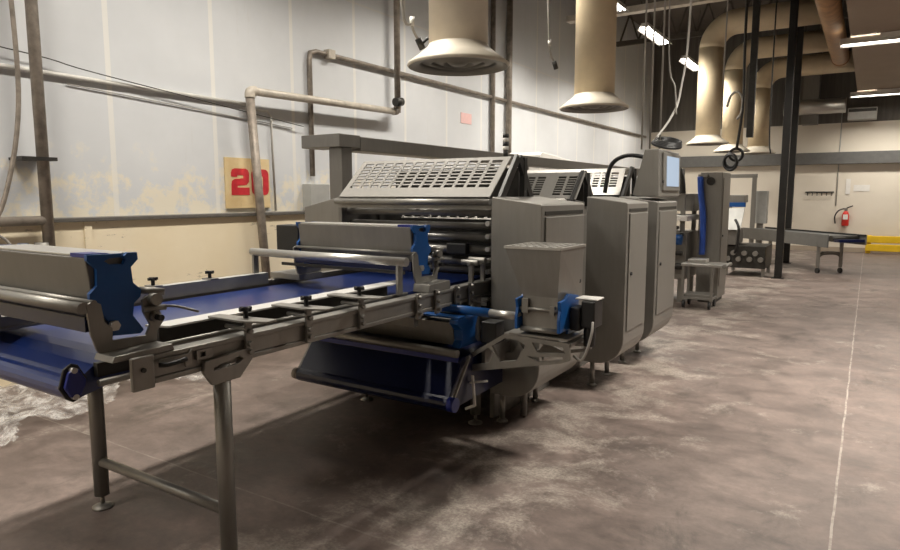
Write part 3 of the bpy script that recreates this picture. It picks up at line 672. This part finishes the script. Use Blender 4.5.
# ------------------------------------------------------------------ black posts, guard rail, wall things
for nm, x, y, r in (('near', -1.40, 14.0, .066), ('far', -1.575, 17.3, .066)):
    p = MB().box(x - r, x + r, y - r, y + r, .012, CZ).build('column', 'black_paint', None, .01)
    tag(p, 'black square steel post ' + ('nearer the camera, left one of the pair' if nm == 'near' else 'farther back, right one of the pair'), 'post', 'black steel posts')
    if p.location.z > 0: 
        b = MB(); b.box(x - .11, x + .11, y - .11, y + .11, 0, .012); BASE[p.name] = Vector(p.location); b.build('base_plate', 'black_paint', p)
hc = MB().box(-1.80, -1.70, 11.95, 12.05, 2.55, 5.62).build('hanging_channel', 'dark_metal', None, .004)
tag(hc, 'dark square drop channel hanging from the roof left of the black posts', 'channel')
yr = thing('guard_rail', 'yellow steel guard rail low on the floor before the back wall', 'guard rail', (1.2, 21.3, 0))
for z in (.38, .15): MB().box(-.02, 2.6, 21.26, 21.34, z - .08, z + .11).build('rail', 'yellow', yr, .015)
for x in (.05, .88, 2.4): MB().box(x - .06, x + .06, 21.342, 21.44, 0, .5).build('post', 'yellow', yr, .008)
fe = thing('fire_extinguisher', 'red fire extinguisher with black hose, hung on the back wall', 'fire extinguisher', (-.54, 21.5, .72))
MB().lathe([(0, 0), (.08, 0), (.09, .02), (.09, .30), (.06, .38), (.03, .42), (0, .42)], (-.54, 21.49, .74), 24).build('cylinder', 'red', fe)
MB().box(-.60, -.48, 21.395, 21.402, .92, 1.06).build('label', 'paper', fe)
MB().box(-.58, -.50, 21.45, 21.53, 1.16, 1.24).build('valve', 'steel', fe, .01)
MB().tube([(-.58, 21.48, 1.22), (-.72, 21.47, 1.16), (-.80, 21.48, 1.0), (-.78, 21.5, .80)], .018).build('hose', 'black', fe)
MB().bar((-.52, 21.46, 1.24), (-.38, 21.46, 1.30), .03, .03).build('handle', 'black', fe)
MB().box(-.58, -.50, 21.58, 21.6, .9, 1.15).build('bracket', 'steel', fe)
hk = thing('hook_rail', 'dark coat hook rail on the back wall left of the extinguisher', 'hook rail', (-1.22, 21.57, 1.62))
MB().box(-1.58, -.87, 21.575, 21.6, 1.66, 1.70).build('rail', 'dark_metal', hk)
for k in range(6): MB().tube([(-1.52 + k * .12, 21.575, 1.675), (-1.52 + k * .12, 21.53, 1.65), (-1.52 + k * .12, 21.52, 1.61), (-1.52 + k * .12, 21.54, 1.585)], .012).build('hook', 'dark_metal', hk)
c = MB().tube([(-.80, 21.585, 4.2), (-.80, 21.585, 1.3)], .014, smooth_path=False).build('conduit', 'grey_box'); tag(c, 'thin grey conduit down the back wall beside the extinguisher', 'conduit')
c = MB(); c.box(-.59, -.48, 21.585, 21.6, 1.62, 2.05); tag(c.build('wall_switch', 'paper'), 'narrow white panel on the back wall above the extinguisher', 'switch panel')
c = MB(); c.box(-.40, -.02, 21.59, 21.6, 1.70, 1.88); c.build('notice', 'paper'); tag(bpy.data.objects['notice'], 'pale paper notice on the back wall right of the white panel', 'notice')
ac = thing('wall_unit', 'white box unit high on the back wall under the ceiling', 'air unit', (-.3, 21.4, 3.62))
MB().box(-.66, .02, 21.2, 21.6, 3.63, 3.95).build('housing', 'grey_box', ac, .02)
MB().box(-.64, .0, 21.19, 21.2, 3.84, 3.92).build('grille', 'dark_metal', ac)
bm_ = MB().box(-6.0, 7.98, 21.42, 21.59, 2.46, 2.79).build('cable_tray', 'conv_grey', None, .006)
tag(bm_, 'wide grey cable tray running level along the whole back wall', 'cable tray')
for i, (y, z) in enumerate(((10.08, 2.94),)):
    pp = MB().box(WX, WX + .008, y - .18, y + .18, z - .09, z + .09).build('notice', 'paper_pink'); tag(pp, 'small faded pink notice on the panel wall above the roller machine', 'notice')

# board number
sg = thing('number_sign', 'weathered yellow board with a big red 20 on the panel wall', 'sign', (-6.08, 5.17, 1.44))
MB().box(WX + .005, WX + .025, 4.86, 5.50, 1.45, 2.02).build('board', 'sign', sg)
def rounded(y0, y1, z0, z1, r):
    p = []
    for cy, cz, a0 in ((y1 - r, z1 - r, 0), (y0 + r, z1 - r, 90), (y0 + r, z0 + r, 180), (y1 - r, z0 + r, 270)):
        for q in range(5): a = math.radians(a0 + q * 22.5); p.append((cy + r * math.cos(a), cz + r * math.sin(a)))
    return p
zA, zB = 1.60, 1.90; yA = 4.935; wd = .255; sk = .085
two = [(yA, zA), (yA + wd, zA), (yA + wd, zA + sk), (yA + sk, zA + sk), (yA + sk, zA + .105), (yA + wd - .04, zA + .115), (yA + wd - .005, zA + .15), (yA + wd, zB - .05), (yA + wd - .015, zB - .015), (yA + wd - .05, zB), (yA + .05, zB), (yA + .015, zB - .015), (yA, zB - .05), (yA, zB - .095), (yA + sk, zB - .095), (yA + sk, zB - .075), (yA + wd - sk, zB - .075), (yA + wd - sk, zA + .19), (yA + .05, zA + .18), (yA + .012, zA + .16), (yA, zA + .12)]
MB().plate(two, [], 0, WX + .0255, WX + .029).build('digit_two', 'red_letters', sg)
yB = yA + wd + .035
MB().plate(rounded(yB, yB + wd, zA, zB, .06), [rounded(yB + sk, yB + wd - sk, zA + .075, zB - .075, .025)], 0, WX + .0255, WX + .029).build('digit_zero', 'red_letters', sg)

# ------------------------------------------------------------------ pipes, conduits and cables on the panel wall
def pipe(name, label, cat, pts, r, m='pipe', smooth=False, group=None):
    return tag(MB().tube(pts, r, 12, smooth).build(name, m), label, cat, group)
sq = thing('standpipe', 'thick grey standpipe with a clamped cross pipe, at the far left of the panel wall', 'pipe', (-5.9, 2.80, 0))
MB().cyl((-5.9, 2.86, 0), (-5.9, 2.86, 6.59), .047).build('riser', 'pipe', sq)
MB().cyl((-5.9, 0.5, 1.385), (-5.9, 2.86, 1.385), .04).build('cross_pipe', 'pipe', sq)
b = MB(); b.box(-5.96, -5.82, 2.66, 2.94, 1.885, 1.915); b.box(-6.09, -5.95, 2.68, 2.92, 1.89, 1.912); b.build('strut_bracket', 'dark_metal', sq)
MB().lathe([(0, 0), (.095, 0), (.095, .02), (.06, .03), (.055, .1), (0, .1)], (-5.9, 2.80, 1.10), 20).build('flange', 'steel', sq)
lp = thing('bent_pipe', 'thick pale pipe with a right angle bend, crossing in front of the number sign', 'pipe', (-5.93, 5.3, 0))
MB().cyl((-5.93, 5.12, 2.70), (-5.93, 5.32, 0), .05).build('riser', 'pipe', lp)
MB().tube([(-5.93, 5.12, 2.68), (-5.93, 5.13, 2.745), (-5.93, 5.20, 2.765)], .058, 14).build('elbow', 'pipe_light', lp)
MB().cyl((-5.93, 5.18, 2.76), (-5.93, 7.8, 2.81), .046).build('run', 'pipe_light', lp)
MB().tube([(-5.93, 7.76, 2.81), (-5.93, 7.84, 2.83), (-5.93, 7.86, 2.92)], .055, 14).build('elbow', 'pipe', lp)
MB().cyl((-5.93, 7.86, 2.80), (-5.93, 7.86, 6.59), .045).build('drop', 'pipe', lp)
MB().cyl((-5.85, 7.70, 2.93), (-5.85, 7.85, 2.95), .06).build('valve', 'dark_metal', lp)
w1 = thing('conduit', 'long thin grey conduit running level high on the panel wall to the back corner', 'conduit', (-6.01, 12, 2.0))
MB().tube([(-6.06, 6.21, 1.84), (-6.06, 6.2, 3.28), (-6.06, 6.22, 3.38), (-6.06, 6.32, 3.41), (-6.06, 20.9, 3.41)], .033, 10, False).build('run', 'pipe', w1)
MB().box(-6.095, -6.0, 6.5, 6.62, 3.36, 3.47).build('clip', 'pipe_light', w1)
pipe('conduit', 'upright grey conduit on the panel wall, left thinner one of the close pair', 'conduit', [(-6.045, 10.95, 1.41), (-6.045, 10.95, 6.58)], .045)
pipe('conduit', 'upright grey conduit on the panel wall, right thicker one of the close pair', 'conduit', [(-6.02, 11.55, 1.41), (-6.02, 11.55, 6.58)], .06)
pipe('conduit', 'white horizontal conduit from the left edge to the bent pipe on the panel wall', 'conduit', [(-6.074, -1, 2.68), (-6.074, 2.3, 2.655), (-6.074, 5.2, 2.63)], .022, 'cable_white')
pipe('conduit', 'thin white conduit dropping beside the number sign', 'conduit', [(-6.075, 5.25, 2.58), (-6.075, 5.50, 2.58), (-6.075, 5.55, 2.53), (-6.075, 5.58, 1.41)], .014, 'cable_white')
pipe('wire', 'upper thin wire sagging across the panel wall left of the bent pipe', 'wire', [(-6.035, -1, 3.0), (-6.035, 2.6, 2.80), (-6.035, 3.5, 2.70), (-6.035, 6.05, 2.45)], .005, 'dark_metal', True)
pipe('wire', 'lower thin wire sagging below the white conduit on the panel wall', 'wire', [(-6.085, 3.2, 2.58), (-6.085, 4.6, 2.50), (-6.085, 5.9, 2.42)], .006, 'cable_grey', True)
bx = MB().box(-6.1, -5.95, 6.06, 6.40, 1.41, 1.74).build('junction_box', 'grey_box', None, .006); tag(bx, 'grey electrical box on the wall behind the cable duct post', 'electrical box')
pipe('cable', 'dark cable hanging down along the standpipe at the left edge', 'cable', [(-5.7, 2.55, 4.6), (-5.7, 2.62, 3.0), (-5.7, 2.60, 2.2), (-5.7, 2.45, 1.55), (-5.7, 2.3, 1.3)], .018, 'pipe', True)
pipe('cable', 'short grey cable curling under the cross pipe at the left edge', 'cable', [(-5.75, 2.25, 1.345), (-5.75, 2.42, 1.28), (-5.75, 2.50, 1.17), (-5.75, 2.5, .9)], .012, 'cable_grey', True)

# ------------------------------------------------------------------ air ducts with round diffusers
DX = -3.2; DY = (5.15, 8.6, 15.9, 19.0)
DL = ('cream round air duct with a wide flared diffuser, nearest the camera', 'second cream air duct from the camera, its diffuser beside the plug cable',
      'cream air duct with an elbow at its top, beyond the touch screen box', 'cream elbow duct just behind the third one, partly hidden')
def duct(y, label, elbow, x=DX, zt=5.35):
    t = thing('air_duct', label, 'air duct', (x, y, 2.74), 'overhead air ducts'); r = .265; dm = 'duct' if y < 6 else 'duct_yellow'
    if elbow:
        MB().cyl((x, y, 2.9), (x, y, zt - .5), r, n=36).build('pipe', dm, t)
        e = [(x + .52 - .52 * math.cos(a), y, zt - .5 + .52 * math.sin(a)) for a in [k * PI / 16 for k in range(9)]]
        MB().tube(e + [(x + 2.2, y, zt + .02)], r, 32, False).build('elbow', dm, t)
        for hx in (.8, 1.9): MB().cyl((x + hx, y, zt + .24), (x + hx, y, 6.59), .012, n=8).build('hanger', 'steel', t)
    else: MB().cyl((x, y, 2.9), (x, y, 6.585), r, n=36).build('pipe', dm, t)
    MB().lathe([(.262, .20), (.275, .17), (.36, .10), (.455, .03), (.46, .012), (.445, 0)], (x, y, 2.74), 48).build('flared_collar', 'disc', t)
    d = MB(); d.lathe([(.45, .0), (.36, .012), (.33, .04), (.345, .05), (.25, .02), (.23, .05), (.245, .06), (.15, .02), (.12, .05), (.13, .06), (.06, .015), (0, .01)], (x, y, 2.742), 48)
    d.build('diffuser_rings', 'disc_dark', t)
for i, y in enumerate(DY): duct(y, DL[i], i > 1)
duct(20.2, 'pale far elbow duct left of the black posts against the back wall', True, -2.72, 5.0)
tk = thing('trunk_duct', 'brown wrapped duct running back under the roof above the black posts', 'air duct', (-.74, 13.5, 4.3))
MB().cyl((-.72, 8.6, 4.5), (-.72, 16.6, 4.5), .165, n=32).build('pipe', 'duct_brown', tk)
MB().cyl((-.72, 16.5, 4.5), (-.72, 16.62, 4.5), .175, n=32).build('end_collar', 'duct_brown', tk)
for y in (10, 13, 16): MB().cyl((-.72, y, 4.66), (-.72, y, 6.6), .01, n=8).build('hanger', 'steel', tk)
fd = thing('cross_duct', 'silver cross duct near the back wall behind the black posts', 'air duct', (-1.2, 20.6, 3.7))
MB().cyl((-2.2, 20.9, 4.0), (-.7, 20.9, 4.0), .2, n=28).build('pipe', 'steel_light', fd)
MB().box(-1.75, -1.35, 20.9, 21.3, 3.55, 6.59).build('box_drop', 'steel_dull', fd, .01)

# ------------------------------------------------------------------ lamps
def lamp(label, loc, length, along_y, width=.30, watts=LAMP_W, group='strip lamps over the machine line', hang=True, spread=165):
    x, y, z = loc; t = thing('strip_lamp', label, 'lamp', loc, group)
    a, b = (width / 2, length / 2) if along_y else (length / 2, width / 2)
    h = MB(); h.box(x - a * .5, x + a * .5, y - b, y + b, z + .05, z + .12)
    if along_y:
        for s in (-1, 1): h.prism([(x + s * a * .4, z + .11), (x + s * a, z - .01), (x + s * (a - .012), z - .01), (x + s * (a * .4 - .012), z + .10)], 1, y - b, y + b)
    else:
        for s in (-1, 1): h.prism([(y + s * b * .4, z + .11), (y + s * b, z - .01), (y + s * (b - .012), z - .01), (y + s * (b * .4 - .012), z + .10)], 0, x - a, x + a)
    h.build('housing', 'white', t)
    for s in (-1, 0, 1):
        q = s * width * .27
        p0, p1 = ((x + q, y - b + .04, z + .025), (x + q, y + b - .04, z + .025)) if along_y else ((x - a + .04, y + q, z + .025), (x + a - .04, y + q, z + .025))
        MB().cyl(p0, p1, .022, n=10).build('tube', 'tube', t)
    if hang:
        for s in (-.8, .8):
            p = (x, y + s * b, z + .115) if along_y else (x + s * a, y, z + .115)
            MB().cyl(p, (p[0], p[1], CZ), .006, n=6).build('hanger', 'steel', t)
    ld = bpy.data.lights.new('lamp_light', 'AREA'); ld.shape = 'RECTANGLE'; ld.size = width if along_y else length; ld.size_y = length if along_y else width
    ld.energy = watts; ld.color = LAMP_COL; ld.spread = math.radians(spread)
    lo = bpy.data.objects.new('lamp_light', ld); COL.objects.link(lo); lo.parent = t; lo.location = (0, 0, -.02)
    return t
lamp('strip lamp over the line, just right of the second air duct at the top edge', (-4.15, 11.6, 5.0), 1.7, True, spread=139)
lamp('bright strip lamp over the line left of the hanging cables', (-4.15, 14.8, 5.0), 1.7, True, spread=139)
lamp('smaller bright strip lamp beside the third air duct', (-4.2, 18.5, 5.0), 1.7, True, spread=139)
for k, y in enumerate((8.0, 4.3, .8, -2.4)):
    lamp(('first', 'second', 'third', 'fourth')[k] + ' strip lamp above the frame, counted back from the visible ones towards the camera', (-4.15, y, 5.0), 1.7, True, watts=LAMP_W * .8, spread=139)
lamp('long strip lamp on the brown ceiling, nearer one at the right edge', (.55, 13.3, 4.12), 2.3, False, group='strip lamps on the brown ceiling', hang=False, watts=LAMP_W * 1.1)
lamp('long strip lamp on the brown ceiling close to the back wall', (.55, 20.2, 4.12), 2.3, False, group='strip lamps on the brown ceiling', hang=False, watts=LAMP_W * .6, spread=130)
lamp('long strip lamp on the brown ceiling above the frame, next one towards the camera', (2.0, 9.3, 4.12), 2.3, False, group='strip lamps on the brown ceiling', hang=False, watts=LAMP_W * .7, spread=112)
lamp('long strip lamp on the brown ceiling above the aisle beside the roller machine', (.22, 5.7, 4.12), 1.25, False, group='strip lamps on the brown ceiling', hang=False, watts=LAMP_W * 1.3, spread=116)
lamp('long strip lamp on the brown ceiling nearest the camera on the right', (2.6, 1.9, 4.12), 2.3, False, group='strip lamps on the brown ceiling', hang=False, watts=LAMP_W * .2, spread=105)
bmj = MB().box(-5.6, -.5, 13.3, 13.5, 5.20, 5.32).build('strut_channel', 'pipe_light', None, .004); tag(bmj, 'pale strut channel hung level across the top of the lamps', 'channel')

# ------------------------------------------------------------------ hanging cables
def plug_cable(label, pts, ring=None):
    t = thing('drop_cable', label, 'cable', pts[0])
    MB().tube(pts, .012, 8).build('cord', 'cable_grey', t)
    p, q = Vector(pts[-2]), Vector(pts[-1])
    MB().cyl(q, q + (q - p).normalized() * .10, .03, n=14).build('plug', 'dark_metal', t)
    MB().cyl(p, p + Vector((0, 0, .08)), .022, n=12).build('coupling', 'cable_white', t)
plug_cable('grey drop cable with a dark plug hanging left of the second air duct', [(-3.6, 7.95, 6.6), (-3.6, 7.95, 4.3), (-3.6, 8.02, 3.5), (-3.57, 8.10, 3.32)])
plug_cable('drop cable with a plug hanging beside the nearest diffuser', [(-3.62, 4.75, 6.6), (-3.62, 4.85, 3.5), (-3.6, 5.0, 3.12), (-3.58, 5.06, 3.02)])
hl = MB(); hl.tube([(-3.56, 5.10, 2.98), (-3.52, 5.14, 3.03), (-3.47, 5.15, 3.01), (-3.50, 5.12, 2.91)], .014); tag(hl.build('hose_loop', 'black'), 'small black cable loop lying against the nearest diffuser', 'cable')
for k, (x, y, lab) in enumerate(((-1.86, 6.3, 'left'), (-1.80, 6.36, 'middle'), (-1.74, 6.48, 'right'))):
    pipe('drop_cable', lab + ' one of the three straight grey cables dropping to the touch screen box', 'cable', [(x, y, 6.6), (x, y, 2.03)], .009, 'cable_grey', False, 'cables to the touch screen box')
pipe('drop_cable', 'slack pale cable sweeping down to the coil on the touch screen box', 'cable', [(-1.5, 6.55, 6.6), (-1.52, 6.55, 3.4), (-1.58, 6.55, 2.6), (-1.64, 6.5, 2.35), (-1.76, 6.42, 2.14)], .010, 'cable_white', True)
pipe('drop_cable', 'thin cable slanting across the straight ones above the touch screen box', 'cable', [(-1.70, 6.5, 6.6), (-1.70, 6.5, 3.2), (-1.62, 6.5, 2.6), (-1.6, 6.5, 2.36)], .007, 'cable_grey', True)
co = MB()
for k in range(4): co.torus((-1.66 + .004 * k, 6.42 + .01 * k, 2.075 + .012 * k), (.25, -.25, 1), .13 - .006 * k, .014, 32, 8)
tag(co.build('cable_coil', 'black'), 'black coiled cable lying on top of the touch screen box', 'cable coil')
hcoil = thing('cable_coil', 'black cable coil hanging in front of the far ducts', 'cable coil', (-1.78, 11, 2.0))
r_ = MB()
for k in range(3): r_.torus((-1.86 + .07 * (k // 2), 11 + .02 * k, 2.10 + .03 * k + .06 * (k // 2)), (.5 - .55 * (k // 2), 1, .1 + .1 * k), .115 - .01 * k, .022, 28, 8)
r_.build('loop', 'black', hcoil)
MB().tube([(-1.75, 11, 6.6), (-1.74, 11, 4.0), (-1.72, 11, 3.0), (-1.78, 11, 2.3)], .02).build('cord', 'dark_metal', hcoil)
MB().tube([(-1.95, 11, 2.95), (-1.90, 11, 3.12), (-1.80, 11, 3.16), (-1.73, 11, 3.05), (-1.74, 11, 2.85), (-1.80, 11, 2.75)], .018).build('hook_loop', 'cable_grey', hcoil)
pipe('drop_cable', 'thin pale cable hanging right of the third air duct', 'cable', [(-1.92, 10.6, 6.6), (-1.95, 10.6, 3.2)], .010, 'cable_grey')
pipe('drop_cable', 'dark cable hanging between the drop channel and the black posts', 'cable', [(-1.52, 12.5, 6.6), (-1.52, 12.5, 3.0), (-1.48, 12.5, 2.3)], .012, 'dark_metal', True)
bh = MB().tube([(-2.35, 6.7, 1.62), (-2.3, 6.72, 1.9), (-2.15, 6.72, 2.0), (-1.95, 6.7, 1.98), (-1.83, 6.6, 1.92)], .022).build('hose', 'black'); tag(bh, 'black hose arching from the roller units to the touch screen box', 'hose')

# ------------------------------------------------------------------ plastic sheet on the floor
def sheet():
    from mathutils import noise as mn
    poly = [(-6.0, 1.5), (-5.99, 4.0), (-5.2, 4.1), (-4.62, 3.72), (-4.58, 3.48), (-4.95, 3.2), (-4.98, 2.95), (-4.9, 2.72), (-4.62, 2.45), (-4.56, 2.25), (-4.66, 2.05), (-4.55, 1.85), (-4.7, 1.4)]
    def inside(x, y):
        c = False; j = len(poly) - 1
        for i in range(len(poly)):
            (xi, yi), (xj, yj) = poly[i], poly[j]
            if (yi > y) != (yj > y) and x < (xj - xi) * (y - yi) / (yj - yi) + xi: c = not c
            j = i
        return c
    st = .035; nx, ny = 44, 80; idx = {}; mb = MB(); vs = []; fs = []
    for i in range(nx):
        for j in range(ny):
            x, y = -6.0 + i * st, 1.35 + j * st
            h = abs(mn.noise((x * 2.2, y * 2.2, 3))) * .13 + abs(mn.noise((x * 5, y * 5, 1))) * .07 + abs(mn.noise((x * 12, y * 12, 8))) * .018
            k = (mn.noise((x * 3, y * 3, 9))) * .12
            if inside(x + k, y + k) and x >= -6.0: idx[i, j] = len(vs); vs.append((x, y, .004 + h))
    for (i, j) in idx:
        q = [(i, j), (i + 1, j), (i + 1, j + 1), (i, j + 1)]
        if all(p in idx for p in q): fs.append(tuple(idx[p] for p in q))
    mb.add(vs, fs, True); o = mb.build('plastic_sheet', 'film'); return o
tag(sheet(), 'crumpled clear plastic sheet lying on the floor along the left wall', 'plastic sheet')
